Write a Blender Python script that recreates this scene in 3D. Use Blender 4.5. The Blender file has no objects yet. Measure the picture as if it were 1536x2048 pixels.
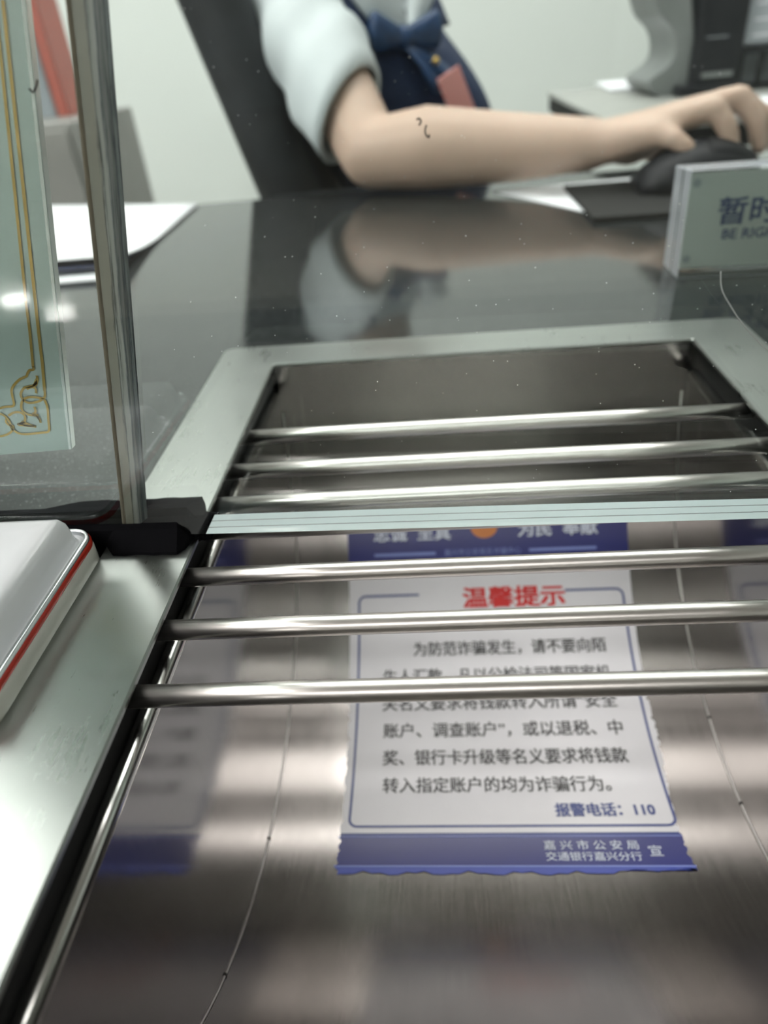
import bpy, bmesh, math, random
from mathutils import Vector, Matrix
random.seed(4)
S = bpy.context.scene
COL = S.collection
V = Vector

# ------------------------------------------------------------------ camera
PITCH, ROLL, YAW = 0.60677, -0.09828, -0.09802
CAM = V((-0.02131, 0.0, 0.12456))
F = 1365.333
_fw = V((math.sin(YAW) * math.cos(PITCH), math.cos(YAW) * math.cos(PITCH), -math.sin(PITCH)))
_r = _fw.cross(V((0, 0, 1))).normalized()
_u = _r.cross(_fw)
RT = _r * math.cos(ROLL) + _u * math.sin(ROLL)
UP = -_r * math.sin(ROLL) + _u * math.cos(ROLL)
cd = bpy.data.cameras.new('camera')
cam = bpy.data.objects.new('camera', cd)
COL.objects.link(cam)
cd.sensor_fit = 'VERTICAL'
cd.sensor_height = 36.0
cd.lens = 24.0
cd.clip_start = 0.005
cd.clip_end = 60
mw = Matrix((RT, UP, -_fw)).transposed().to_4x4()
mw.translation = CAM
cam.matrix_world = mw
cd.dof.use_dof = True
cd.dof.focus_distance = 0.190
cd.dof.aperture_fstop = 8.6
S.camera = cam

# ------------------------------------------------------------------ view, world
S.view_settings.view_transform = 'Standard'
S.view_settings.look = 'None'
S.view_settings.gamma = 1.0
S.view_settings.use_curve_mapping = False
S.view_settings.exposure = 0.24
S.cycles.max_bounces = 14
S.cycles.transmission_bounces = 12
S.cycles.glossy_bounces = 8
S.cycles.sample_clamp_indirect = 40.0
w = bpy.data.worlds.new('world')
S.world = w
w.use_nodes = True
w.node_tree.nodes['Background'].inputs[0].default_value = (0.75, 0.8, 0.82, 1)
w.node_tree.nodes['Background'].inputs[1].default_value = 0.25


# ------------------------------------------------------------------ pixel rays, used to measure the photograph
def ray(px, py):
    return _fw + RT * ((px - 768) / F) - UP * ((py - 1024) / F)


def P(px, py, Y, s=0.0076):
    d = ray(px, py)
    t = (Y - s - CAM.y) / d.y
    q = CAM + d * t
    q.y += s
    return q


def G(px, py, Z=0.0, s=0.0076):
    d = ray(px, py)
    t = (Z - CAM.z) / d.z
    q = CAM + d * t
    q.y += s
    return q


# ------------------------------------------------------------------ materials
def mat(name, col=(0.8, 0.8, 0.8), rough=0.5, metal=0.0, **kw):
    m = bpy.data.materials.new(name)
    m.use_nodes = True
    b = m.node_tree.nodes['Principled BSDF']
    b.inputs['Base Color'].default_value = (*col, 1)
    b.inputs['Roughness'].default_value = rough
    b.inputs['Metallic'].default_value = metal
    for k, v in kw.items():
        b.inputs[k.replace('_', ' ')].default_value = v
    return m


def nd(m, t, **kw):
    n = m.node_tree.nodes.new(t)
    for k, v in kw.items():
        if k in n.inputs:
            n.inputs[k].default_value = v
        else:
            setattr(n, k, v)
    return n


def lk(m, a, b):
    m.node_tree.links.new(a, b)


def bsdf(m):
    return m.node_tree.nodes['Principled BSDF']


def noise(m, scale=(1, 1, 1), nscale=5.0, detail=4.0, rough=0.6):
    tc = nd(m, 'ShaderNodeTexCoord')
    mp = nd(m, 'ShaderNodeMapping')
    mp.inputs['Scale'].default_value = scale
    lk(m, tc.outputs['Object'], mp.inputs['Vector'])
    n = nd(m, 'ShaderNodeTexNoise')
    n.inputs['Scale'].default_value = nscale
    n.inputs['Detail'].default_value = detail
    n.inputs['Roughness'].default_value = rough
    lk(m, mp.outputs['Vector'], n.inputs['Vector'])
    return n


def ramp(m, src, stops):
    r = nd(m, 'ShaderNodeValToRGB')
    e = r.color_ramp.elements
    e[0].position, e[0].color = stops[0][0], (*stops[0][1], 1)
    e[1].position, e[1].color = stops[-1][0], (*stops[-1][1], 1)
    for p, c in stops[1:-1]:
        x = e.new(p)
        x.color = (*c, 1)
    lk(m, src, r.inputs['Fac'])
    return r


def steel(name, col, rmin, rmax, stretch, nscale, bump, smear=None, aniso=0.0):
    """brushed stainless: grain stretched along one axis plus handling smears"""
    m = mat(name, col, rmin, 1.0)
    n = noise(m, stretch, nscale, 6, 0.7)
    mr = nd(m, 'ShaderNodeMapRange')
    mr.inputs['To Min'].default_value = rmin
    mr.inputs['To Max'].default_value = rmax
    big = noise(m, (1, 1, 1), smear or 22, 5, 0.65)
    mx = nd(m, 'ShaderNodeMath', operation='MULTIPLY_ADD')
    mx.inputs[1].default_value = 0.45
    lk(m, n.outputs['Fac'], mx.inputs[0])
    m2 = nd(m, 'ShaderNodeMath', operation='MULTIPLY')
    m2.inputs[1].default_value = 0.55
    lk(m, big.outputs['Fac'], m2.inputs[0])
    lk(m, m2.outputs[0], mx.inputs[2])
    lk(m, mx.outputs[0], mr.inputs['Value'])
    mr.inputs['From Min'].default_value = 0.3
    mr.inputs['From Max'].default_value = 0.7
    lk(m, mr.outputs['Result'], bsdf(m).inputs['Roughness'])
    bp = nd(m, 'ShaderNodeBump')
    bp.inputs['Strength'].default_value = bump
    bp.inputs['Distance'].default_value = 0.0002
    lk(m, n.outputs['Fac'], bp.inputs['Height'])
    lk(m, bp.outputs['Normal'], bsdf(m).inputs['Normal'])
    return m


M = {}
M['rim'] = steel('brushed_rim_steel', (0.33, 0.345, 0.33), 0.24, 0.36, (30, 3, 30), 22, 0.012, 30)
M['bowl'] = steel('brushed_bowl_steel', (0.30, 0.285, 0.272), 0.15, 0.25, (60, 3, 3), 16, 0.025, 14)
M['endwall'] = steel('brushed_end_steel', (0.28, 0.268, 0.265), 0.08, 0.16, (3, 40, 3), 12, 0.02, 14)
M['bar'] = steel('bar_steel', (0.70, 0.67, 0.645), 0.27, 0.36, (1.2, 60, 60), 30, 0.03, 40)
M['rod'] = steel('rod_steel', (0.58, 0.58, 0.56), 0.16, 0.26, (60, 5, 60), 20, 0.05, 30)
M['gap'] = mat('gap_shade_black', (0.012, 0.012, 0.012), 0.7)  # black that paints the shade inside the rim gap
M['weld'] = mat('weld_bead', (0.5, 0.49, 0.47), 0.3, 1.0)
M['weld_burn'] = mat('weld_burn', (0.03, 0.028, 0.025), 0.6, 0.5)

# polished black granite
m = M['granite'] = mat('black_granite', (0.02, 0.023, 0.023), 0.06, 0.0, IOR=1.62)
n = noise(m, (1, 1, 1), 900, 2, 0.6)
r = ramp(m, n.outputs['Fac'], [(0.45, (0.012, 0.014, 0.015)), (0.62, (0.03, 0.034, 0.034)), (0.75, (0.16, 0.17, 0.17))])
lk(m, r.outputs['Color'], bsdf(m).inputs['Base Color'])
n2 = noise(m, (1, 1, 1), 30, 4, 0.6)
mr = nd(m, 'ShaderNodeMapRange')
mr.inputs['To Min'].default_value = 0.03
mr.inputs['To Max'].default_value = 0.12
lk(m, n2.outputs['Fac'], mr.inputs['Value'])
lk(m, mr.outputs['Result'], bsdf(m).inputs['Roughness'])

# glass (solid slabs)
def glassmat(name, col, rough=0.0, ior=1.5):
    m = bpy.data.materials.new(name)
    m.use_nodes = True
    nt = m.node_tree
    nt.nodes.remove(nt.nodes['Principled BSDF'])
    g = nt.nodes.new('ShaderNodeBsdfGlass')
    g.inputs['Color'].default_value = (*col, 1)
    g.inputs['Roughness'].default_value = rough
    g.inputs['IOR'].default_value = ior
    nt.links.new(g.outputs[0], nt.nodes['Material Output'].inputs['Surface'])
    return m


M['glass'] = glassmat('safety_glass', (0.955, 0.985, 0.975))
m = M['acrylic'] = bpy.data.materials.new('clear_acrylic')
m.use_nodes = True
m.node_tree.nodes.remove(bsdf(m))
tr = nd(m, 'ShaderNodeBsdfTransparent')
tr.inputs['Color'].default_value = (0.95, 0.97, 0.96, 1)
gl = nd(m, 'ShaderNodeBsdfGlossy')
gl.inputs['Roughness'].default_value = 0.06
fr = nd(m, 'ShaderNodeFresnel', IOR=1.45)
mx = nd(m, 'ShaderNodeMixShader')
lk(m, fr.outputs[0], mx.inputs[0])
lk(m, tr.outputs[0], mx.inputs[1])
lk(m, gl.outputs[0], mx.inputs[2])
lk(m, mx.outputs[0], m.node_tree.nodes['Material Output'].inputs['Surface'])
m = M['acrylic_edge'] = bpy.data.materials.new('polished_acrylic_edge')
m.use_nodes = True
b_ = bsdf(m)
b_.inputs['Base Color'].default_value = (0.72, 0.75, 0.82, 1)
b_.inputs['Roughness'].default_value = 0.2
b_.inputs['Alpha'].default_value = 0.55
m = M['glass_cut'] = mat('ground_glass_edge', (0.72, 0.83, 0.83), 0.35)      # cut lower edge, three plies
tc = nd(m, 'ShaderNodeTexCoord')
sp = nd(m, 'ShaderNodeSeparateXYZ')
lk(m, tc.outputs['Object'], sp.inputs[0])
n = noise(m, (300, 20, 20), 3, 3)
sc = nd(m, 'ShaderNodeMath', operation='MULTIPLY_ADD')
sc.inputs[1].default_value = 1 / 0.018
lk(m, sp.outputs['Y'], sc.inputs[0])
sc2 = nd(m, 'ShaderNodeMath', operation='MULTIPLY')
sc2.inputs[1].default_value = 0.02
lk(m, n.outputs['Fac'], sc2.inputs[0])
lk(m, sc2.outputs[0], sc.inputs[2])
wht = (0.58, 0.69, 0.71)
r = ramp(m, sc.outputs[0], [(0.0, (0.62, 0.74, 0.75)), (0.32, wht), (0.335, (0.05, 0.08, 0.09)), (0.36, (0.05, 0.08, 0.09)), (0.375, wht),
                            (0.655, wht), (0.67, (0.05, 0.08, 0.09)), (0.695, (0.05, 0.08, 0.09)), (0.71, wht), (1.0, (0.6, 0.72, 0.74))])
lk(m, r.outputs['Color'], bsdf(m).inputs['Base Color'])

m = M['glass_joint'] = mat('sawn_glass_edge', (0.4, 0.41, 0.38), 0.18)          # sawn upright edge with interlayers; inner reflections painted in as streaks
tc = nd(m, 'ShaderNodeTexCoord')
sp = nd(m, 'ShaderNodeSeparateXYZ')
lk(m, tc.outputs['Object'], sp.inputs[0])
n = noise(m, (3, 60, 4), 9, 5, 0.75)
sc = nd(m, 'ShaderNodeMath', operation='MULTIPLY_ADD')
sc.inputs[1].default_value = 1 / 0.018
lk(m, sp.outputs['Y'], sc.inputs[0])
sc2 = nd(m, 'ShaderNodeMath', operation='MULTIPLY_ADD')
sc2.inputs[1].default_value = 0.5
sc2.inputs[2].default_value = -0.25
lk(m, n.outputs['Fac'], sc2.inputs[0])
lk(m, sc2.outputs[0], sc.inputs[2])
r = ramp(m, sc.outputs[0], [(0.0, (0.52, 0.50, 0.42)), (0.3, (0.56, 0.53, 0.44)), (0.36, (0.1, 0.11, 0.1)), (0.42, (0.62, 0.63, 0.58)), (0.55, (0.7, 0.7, 0.66)),
                            (0.62, (0.14, 0.16, 0.17)), (0.7, (0.35, 0.36, 0.34)), (0.82, (0.05, 0.07, 0.08)), (0.9, (0.3, 0.33, 0.33)), (1.0, (0.02, 0.035, 0.045))])
lk(m, r.outputs['Color'], bsdf(m).inputs['Base Color'])

M['silicone'] = mat('black_silicone', (0.006, 0.006, 0.007), 0.8, Specular_IOR_Level=0.0)
n = noise(M['silicone'], (1, 1, 1), 260, 4, 0.6)
bp = nd(M['silicone'], 'ShaderNodeBump', Strength=0.25, Distance=0.0006)
lk(M['silicone'], n.outputs['Fac'], bp.inputs['Height'])
lk(M['silicone'], bp.outputs['Normal'], bsdf(M['silicone']).inputs['Normal'])

def mottled(name, c1, c2, rough, nscale=12, metal=0.0, **kw):
    m = mat(name, c1, rough, metal, **kw)
    n = noise(m, (1, 1, 1), nscale, 4, 0.6)
    r = ramp(m, n.outputs['Fac'], [(0.35, c1), (0.65, c2)])
    lk(m, r.outputs['Color'], bsdf(m).inputs['Base Color'])
    return m


M['enamel'] = mottled('white_enamel', (0.85, 0.87, 0.90), (0.87, 0.89, 0.92), 0.22, 40)
M['tin_cream'] = mottled('cream_enamel', (0.62, 0.62, 0.56), (0.66, 0.66, 0.60), 0.25, 60)
M['tin_red'] = mat('red_enamel', (0.50, 0.035, 0.02), 0.25)
M['tin_bare'] = mat('bare_tinplate', (0.66, 0.67, 0.69), 0.22, 1.0)
M['wall'] = mottled('wall_paint', (0.69, 0.74, 0.715), (0.705, 0.755, 0.73), 0.7, 2)
M['ceil'] = mottled('ceiling_tile', (0.52, 0.52, 0.51), (0.54, 0.54, 0.53), 0.8, 2)
M['hall'] = mottled('hall_wall', (0.22, 0.22, 0.21), (0.25, 0.25, 0.235), 0.6, 2)
m = M['floor'] = mottled('polished_floor_tile', (0.30, 0.28, 0.25), (0.36, 0.34, 0.30), 0.06, 6)
M['cab'] = mottled('grey_laminate', (0.19, 0.19, 0.18), (0.21, 0.21, 0.2), 0.5, 8)
M['desk'] = mottled('pale_grey_laminate', (0.33, 0.34, 0.32), (0.36, 0.37, 0.345), 0.4, 10)
M['edge'] = mat('dark_edge_band', (0.012, 0.013, 0.013), 0.7, Specular_IOR_Level=0.25)
M['black'] = mottled('black_plastic', (0.007, 0.008, 0.011), (0.012, 0.013, 0.016), 0.5, 50, Specular_IOR_Level=0.25)
M['greyp'] = mottled('grey_plastic', (0.17, 0.185, 0.18), (0.2, 0.215, 0.21), 0.4, 20)
M['palep'] = mottled('pale_plastic', (0.36, 0.39, 0.42), (0.40, 0.43, 0.46), 0.4, 20)
M['paper'] = mottled('white_paper', (0.80, 0.82, 0.85), (0.83, 0.85, 0.88), 0.6, 20)
M['paper_shade'] = mat('paper_shade', (0.02, 0.03, 0.09), 0.5)  # dark blue for the shade between the counter papers
M['red_binder'] = mottled('red_binder', (0.32, 0.06, 0.035), (0.36, 0.07, 0.045), 0.4, 20)
M['blue_binder'] = mottled('slate_binder', (0.20, 0.235, 0.26), (0.24, 0.275, 0.30), 0.4, 14)
M['leather'] = mottled('black_upholstery', (0.008, 0.011, 0.014), (0.013, 0.017, 0.021), 0.6, 30)
m = M['skin'] = mottled('skin', (0.50, 0.365, 0.285), (0.54, 0.395, 0.31), 0.55, 18)
bsdf(m).inputs['Subsurface Weight'].default_value = 0.12
bsdf(m).inputs['Subsurface Radius'].default_value = (0.008, 0.003, 0.002)
M['shirt'] = mottled('white_shirt', (0.58, 0.64, 0.655), (0.61, 0.67, 0.685), 0.8, 40)
m = M['vest'] = mottled('navy_vest', (0.004, 0.017, 0.060), (0.006, 0.021, 0.070), 0.8, 300)
M['bowtie'] = mottled('blue_satin', (0.005, 0.029, 0.09), (0.011, 0.05, 0.14), 0.5, 90)
M['skirt'] = mat('dark_skirt', (0.012, 0.015, 0.022), 0.8)
M['hair'] = mottled('dark_hair', (0.014, 0.010, 0.008), (0.03, 0.02, 0.015), 0.4, 90)
M['eye'] = mat('eye_white', (0.8, 0.8, 0.78), 0.2)
M['gold'] = mat('gold_inlay', (0.55, 0.38, 0.12), 0.3, 1.0)
m = M['badge'] = mat('red_badge', (0.6, 0.08, 0.06), 0.5)
tc = nd(m, 'ShaderNodeTexCoord')
wv = nd(m, 'ShaderNodeTexWave', Scale=160.0)
wv.bands_direction = 'DIAGONAL'
lk(m, tc.outputs['Object'], wv.inputs['Vector'])
r = ramp(m, wv.outputs['Fac'], [(0.3, (0.62, 0.07, 0.06)), (0.7, (0.85, 0.6, 0.57))])
lk(m, r.outputs['Color'], bsdf(m).inputs['Base Color'])
m = M['plaque'] = steel('brushed_plaque', (0.55, 0.66, 0.63), 0.25, 0.38, (6, 400, 400), 3, 0.05, 16)
bsdf(m).inputs['Metallic'].default_value = 0.45
M['plaque_edge'] = mat('plaque_edge', (0.8, 0.85, 0.83), 0.25, 0.6)
# sticker inks
M['vinyl'] = mottled('white_vinyl', (0.64, 0.64, 0.66), (0.67, 0.67, 0.69), 0.3, 30)
M['ink_navy'] = mat('navy_print', (0.022, 0.028, 0.17), 0.3)
M['ink_frame'] = mat('frame_print', (0.03, 0.05, 0.20), 0.35)
M['ink_blue'] = mat('blue_print', (0.06, 0.085, 0.36), 0.3)
M['ink_pale'] = mat('pale_blue_print', (0.22, 0.28, 0.62), 0.35)
M['ink_white'] = mat('white_print', (0.72, 0.78, 0.88), 0.4)
M['ink_black'] = mat('black_print', (0.045, 0.045, 0.045), 0.5)
M['ink_red'] = mat('red_print', (0.55, 0.02, 0.02), 0.4)
M['ink_orange'] = mat('orange_print', (0.65, 0.22, 0.05), 0.4)
M['ink_dim'] = mat('dim_blue_print', (0.05, 0.07, 0.28), 0.4)
M['sign_card'] = mottled('sign_card', (0.60, 0.64, 0.61), (0.62, 0.66, 0.63), 0.4, 20)
M['sign_ink'] = mat('sign_print', (0.025, 0.05, 0.17), 0.4)
M['hair_fibre'] = mat('dark_fibre', (0.01, 0.01, 0.01), 0.6)
M['grey_fibre'] = mat('grey_fibre', (0.35, 0.37, 0.36), 0.6)
M['dust'] = mat('dust', (0.55, 0.58, 0.57), 0.8)
m = M['lamp'] = bpy.data.materials.new('lamp_diffuser')
m.use_nodes = True
bsdf(m).inputs['Emission Color'].default_value = (1.0, 0.975, 0.94, 1)
bsdf(m).inputs['Emission Strength'].default_value = 8.6
m = M['lamp_hall'] = M['lamp'].copy()
bsdf(m).inputs['Emission Strength'].default_value = 8.0
m = M['lamp_fill'] = M['lamp'].copy()  # stronger copy for the added fill panel
bsdf(m).inputs['Emission Strength'].default_value = 20.0
m = M['downlight'] = M['lamp'].copy()
bsdf(m).inputs['Emission Strength'].default_value = 220.0


# ------------------------------------------------------------------ mesh helpers
def empty(name, loc, label, cat, group=None, rot=(0, 0, 0)):
    o = bpy.data.objects.new(name, None)
    COL.objects.link(o)
    o.empty_display_size = 0.02
    o.location = loc
    o.rotation_euler = rot
    tag(o, label, cat, group)
    return o


def tag(o, label, cat, group=None):
    o['label'] = label
    o['category'] = cat
    if group:
        o['group'] = group
    return o


def obj(name, bm, mats, parent=None, smooth=False, loc=None, keep=False):
    """link a bmesh as one object; vertices are given in world space unless keep"""
    me = bpy.data.meshes.new(name)
    bmesh.ops.recalc_face_normals(bm, faces=bm.faces) if not keep else None
    bm.to_mesh(me)
    bm.free()
    for x in (mats if isinstance(mats, (list, tuple)) else [mats]):
        me.materials.append(M[x] if isinstance(x, str) else x)
    o = bpy.data.objects.new(name, me)
    COL.objects.link(o)
    if smooth:
        for p in me.polygons:
            p.use_smooth = True
    if loc is not None:
        o.location = loc
    if parent:
        o.parent = parent
    return o


def to_local(bm, origin, rotz=0.0):
    mm = Matrix.Rotation(-rotz, 4, 'Z') @ Matrix.Translation(-V(origin))
    bmesh.ops.transform(bm, matrix=mm, verts=bm.verts)
    return bm


def box(bm, x0, x1, y0, y1, z0, z1, bev=0.0, seg=2, mi=0):
    vs = [bm.verts.new((x, y, z)) for x in (x0, x1) for y in (y0, y1) for z in (z0, z1)]
    fs = [bm.faces.new([vs[i] for i in q]) for q in ((0, 1, 3, 2), (4, 6, 7, 5), (0, 4, 5, 1), (2, 3, 7, 6), (0, 2, 6, 4), (1, 5, 7, 3))]
    for f in fs:
        f.material_index = mi
    if bev:
        es = list({e for f in fs for e in f.edges})
        bmesh.ops.bevel(bm, geom=es, offset=bev, segments=seg, affect='EDGES', profile=0.5)
    return vs


def prism(bm, pts, ax, a0, a1, mi=0):
    """extrude a 2D outline along axis ax ('x','y','z') from a0 to a1"""
    def mk(p, a):
        return {'x': (a, p[0], p[1]), 'y': (p[0], a, p[1]), 'z': (p[0], p[1], a)}[ax]
    A = [bm.verts.new(mk(p, a0)) for p in pts]
    B = [bm.verts.new(mk(p, a1)) for p in pts]
    fs = [bm.faces.new(A[::-1]), bm.faces.new(B)]
    n = len(pts)
    for i in range(n):
        fs.append(bm.faces.new((A[i], A[(i + 1) % n], B[(i + 1) % n], B[i])))
    for f in fs:
        f.material_index = mi
    return fs


def rrect(x0, x1, y0, y1, r, n=6):
    out = []
    for cx, cy, a in ((x1 - r, y1 - r, 0), (x0 + r, y1 - r, 90), (x0 + r, y0 + r, 180), (x1 - r, y0 + r, 270)):
        for k in range(n + 1):
            t = math.radians(a + 90 * k / n)
            out.append((cx + r * math.cos(t), cy + r * math.sin(t)))
    return out


def loft(bm, rings, closed=True, cap=True):
    L = [[bm.verts.new(p) for p in r] for r in rings]
    n = len(L[0])
    for a, b in zip(L[:-1], L[1:]):
        for i in range(n if closed else n - 1):
            j = (i + 1) % n
            bm.faces.new((a[i], a[j], b[j], b[i]))
    if cap:
        bm.faces.new(L[0][::-1])
        bm.faces.new(L[-1])
    return L


def tube(bm, pts, r, n=10, cap=True):
    pts = [V(p) for p in pts]
    rs = r if isinstance(r, (list, tuple)) else [r] * len(pts)
    rings = []
    ref = None
    for i, p in enumerate(pts):
        t = (pts[min(i + 1, len(pts) - 1)] - pts[max(i - 1, 0)]).normalized()
        if ref is None:
            ref = t.orthogonal().normalized()
        ref = (ref - t * ref.dot(t)).normalized()
        b = t.cross(ref)
        rings.append([p + (ref * math.cos(2 * math.pi * k / n) + b * math.sin(2 * math.pi * k / n)) * rs[i] for k in range(n)])
    return loft(bm, rings, True, cap)


def blob(bm, p0, r0, p1=None, r1=None, seg=14):
    """tapered capsule: hull of two spheres"""
    p0 = V(p0)
    pts = []
    for p, r in ((p0, r0),) if p1 is None else ((p0, r0), (V(p1), r1)):
        sc = V(r) if isinstance(r, (list, tuple)) else V((r, r, r))
        for i in range(1, 8):
            th = math.pi * i / 8
            for k in range(seg):
                a = 2 * math.pi * k / seg
                pts.append(p + V((sc.x * math.sin(th) * math.cos(a), sc.y * math.sin(th) * math.sin(a), sc.z * math.cos(th))))
        pts += [p + V((0, 0, sc.z)), p - V((0, 0, sc.z))]
    vs = [bm.verts.new(p) for p in pts]
    r = bmesh.ops.convex_hull(bm, input=vs)
    inn = [g for g in r['geom_interior'] if isinstance(g, bmesh.types.BMVert)] + [g for g in r['geom_unused'] if isinstance(g, bmesh.types.BMVert)]
    if inn:
        bmesh.ops.delete(bm, geom=list(set(inn)), context='VERTS')


def fused(bm, voxel, smooth_n=6, fac=0.5):
    """one continuous skin over overlapping lumps"""
    me = bpy.data.meshes.new('tmp')
    bm.to_mesh(me)
    bm.free()
    o = bpy.data.objects.new('tmp', me)
    COL.objects.link(o)
    md = o.modifiers.new('r', 'REMESH')
    md.mode = 'VOXEL'
    md.voxel_size = voxel
    md.use_smooth_shade = True
    sm = o.modifiers.new('s', 'SMOOTH')
    sm.factor = fac
    sm.iterations = smooth_n
    dg = bpy.context.evaluated_depsgraph_get()
    ev = o.evaluated_get(dg)
    nm = bpy.data.meshes.new_from_object(ev)
    out = bmesh.new()
    out.from_mesh(nm)
    bpy.data.objects.remove(o)
    bpy.data.meshes.remove(me)
    bpy.data.meshes.remove(nm)
    return out


def text_bm(body, size, bold=0.0, sx=1.0, spacing=1.0):
    """outline lettering as a bmesh lying in x (right) and y (up), centred"""
    c = bpy.data.curves.new('t', 'FONT')
    c.body = body
    c.size = size
    c.offset = bold
    c.space_character = spacing
    c.resolution_u = 2
    c.align_x = 'CENTER'
    c.align_y = 'CENTER'
    o = bpy.data.objects.new('t', c)
    COL.objects.link(o)
    dg = bpy.context.evaluated_depsgraph_get()
    me = bpy.data.meshes.new_from_object(o.evaluated_get(dg))
    b = bmesh.new()
    b.from_mesh(me)
    bpy.data.objects.remove(o)
    bpy.data.meshes.remove(me)
    xs = [v.co.x for v in b.verts] or [0]
    ys = [v.co.y for v in b.verts] or [0]
    return b, (min(xs), max(xs), min(ys), max(ys))


def fit_text(body, x0, x1, yc, h=None, bold=0.0, size=0.01):
    """lettering stretched to run from x0 to x1 around height yc"""
    b, (a0, a1, b0, b1) = text_bm(body, size, bold)
    sx = (x1 - x0) / max(a1 - a0, 1e-6)
    sy = (h / max(b1 - b0, 1e-6)) if h else sx
    for v in b.verts:
        v.co.x = x0 + (v.co.x - a0) * sx
        v.co.y = yc + (v.co.y - (b0 + b1) / 2) * sy
    return b


def structure(o):
    o['kind'] = 'structure'
    return o


# ------------------------------------------------------------------ the room
FZ, CZ = -0.76, 1.9
XL, XR, YB, YF = -10.0, 2.6, 2.5, -13.5
for nm, a, mt in (('floor', (XL, XR, YF, YB, FZ - 0.05, FZ), 'floor'), ('ceiling', (XL, XR, YF, YB, CZ, CZ + 0.05), 'ceil'),
                  ('wall_back', (XL, XR, YB, YB + 0.1, FZ, CZ), 'wall'), ('wall_left', (XL - 0.1, XL, YF, YB, FZ, CZ), 'wall'),
                  ('wall_right', (XR, XR + 0.1, YF, YB, FZ, CZ), 'wall'), ('wall_front', (XL, XR, YF - 0.1, YF, FZ, CZ), 'hall')):
    b = bmesh.new()
    box(b, *a)
    structure(obj(nm, b, mt))


def ceiling_light(x, y, lx, ly, mt, label, group):
    e = empty('ceiling_light', (x, y, CZ), label, 'ceiling light', group)
    b = bmesh.new()
    for a in ((-lx / 2 - .02, -lx / 2, -ly / 2 - .02, ly / 2 + .02), (lx / 2, lx / 2 + .02, -ly / 2 - .02, ly / 2 + .02),
              (-lx / 2, lx / 2, -ly / 2 - .02, -ly / 2), (-lx / 2, lx / 2, ly / 2, ly / 2 + .02)):
        box(b, *a, -0.02, 0)
    obj('frame', b, 'greyp', e)
    b = bmesh.new()
    box(b, -lx / 2, lx / 2, -ly / 2, ly / 2, -0.014, -0.001)
    obj('diffuser', b, mt, e)
    return e


ceiling_light(-0.3, 0.40, 2.7, 0.14, 'lamp', 'narrow ceiling light right over the tray', 'ceiling lights over the teller desk')
ceiling_light(-0.3, 1.12, 2.7, 0.48, 'lamp', 'broad ceiling light over the seated teller', 'ceiling lights over the teller desk')
ceiling_light(-0.3, 2.14, 2.7, 0.36, 'lamp', 'ceiling light nearest the pale back wall', 'ceiling lights over the teller desk')
ceiling_light(-0.4, -2.5, 2.4, 0.5, 'lamp_hall', 'ceiling light above the customer side nearest the glass', 'ceiling lights in the hall')
ceiling_light(0.0, -4.2, 1.5, 0.4, 'lamp_hall', 'ceiling light farther out in the customer hall', 'ceiling lights in the hall')
ceiling_light(-2.3, -0.7, 1.5, 1.0, 'lamp_fill', 'wide fill light added above the left of the customer side', 'ceiling lights in the hall')  # unseen fill panel, added to brighten the tin
for x_, y_, t_ in ((-6.98, -10.92, 'round downlight deep in the customer hall'), (-8.42, -11.97, 'round downlight in the farthest corner of the customer hall')):
    b = bmesh.new()
    bmesh.ops.create_cone(b, cap_ends=True, segments=28, radius1=0.24, radius2=0.26, depth=0.02)
    tag(obj('downlight', b, 'downlight', loc=(x_, y_, CZ - 0.011)), t_, 'ceiling light', 'downlights in the hall')

# ------------------------------------------------------------------ granite counter
OX, RY0, RY1 = 0.1263, -0.003, 0.3375          # rim plate extents
IX, IY0, IY1 = 0.0975, 0.027, 0.3135           # opening
CT = -0.0018                                    # granite surface
ctr = empty('counter', (0, 0.35, FZ), 'polished black granite teller counter with a steel tray let into it', 'counter')
b = bmesh.new()
hx, hy0, hy1 = OX - 0.006, RY0 + 0.005, RY1 - 0.006
for a in ((-1.3, -hx, -0.06, 0.755), (hx, 1.2, -0.06, 0.755), (-hx, hx, -0.06, hy0), (-hx, hx, hy1, 0.755)):
    box(b, *a, CT - 0.025, CT)
bmesh.ops.remove_doubles(b, verts=b.verts, dist=1e-5)
obj('worktop', to_local(b, (0, 0.35, FZ)), 'granite', ctr)
b = bmesh.new()
box(b, -1.25, 1.15, 0.0 - 0.03, -0.012, FZ, CT - 0.025)
box(b, -1.25, 1.15, 0.50, 0.52, FZ, CT - 0.025)
obj('front_panel', to_local(b, (0, 0.35, FZ)), 'cab', ctr)

# ------------------------------------------------------------------ cash tray
BC, BZ, BR = 0.172, -0.001, 0.145               # half-cylinder bowl
tray = empty('cash_tray', (0, 0.17, -0.146), 'brushed stainless steel pass-through cash tray with cross bars let into the counter', 'tray')
TO = V((0, 0.17, -0.146))


def tpart(name, b, mt, parent=tray, smooth=False):
    o = obj(name, to_local(b, TO), mt, parent, smooth)
    return o


b = bmesh.new()                                  # rim plate, outer corners eased, inner edge turned down
out = rrect(-OX, OX, RY0, RY1, 0.0045, 4)
inn = rrect(-IX, IX, IY0, IY1, 0.0008, 4)
n = len(out)
rings = []
for pts, z in ((out, CT), (out, -0.0004), ([(x * 0.997, y + (0.0004 if y < .1 else -0.0004)) for x, y in out], 0.0), ([(x + (-.0005 if x < 0 else .0005), y + (-.0005 if y < .1 else .0005)) for x, y in inn], 0.0), (inn, -0.0005), (inn, -0.0016)):
    rings.append([b.verts.new((x, y, z)) for x, y in pts])
for A, B in zip(rings[:-1], rings[1:]):
    for i in range(n):
        j = (i + 1) % n
        b.faces.new((A[i], A[j], B[j], B[i]))
rim = tpart('rim', b, 'rim')

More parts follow.
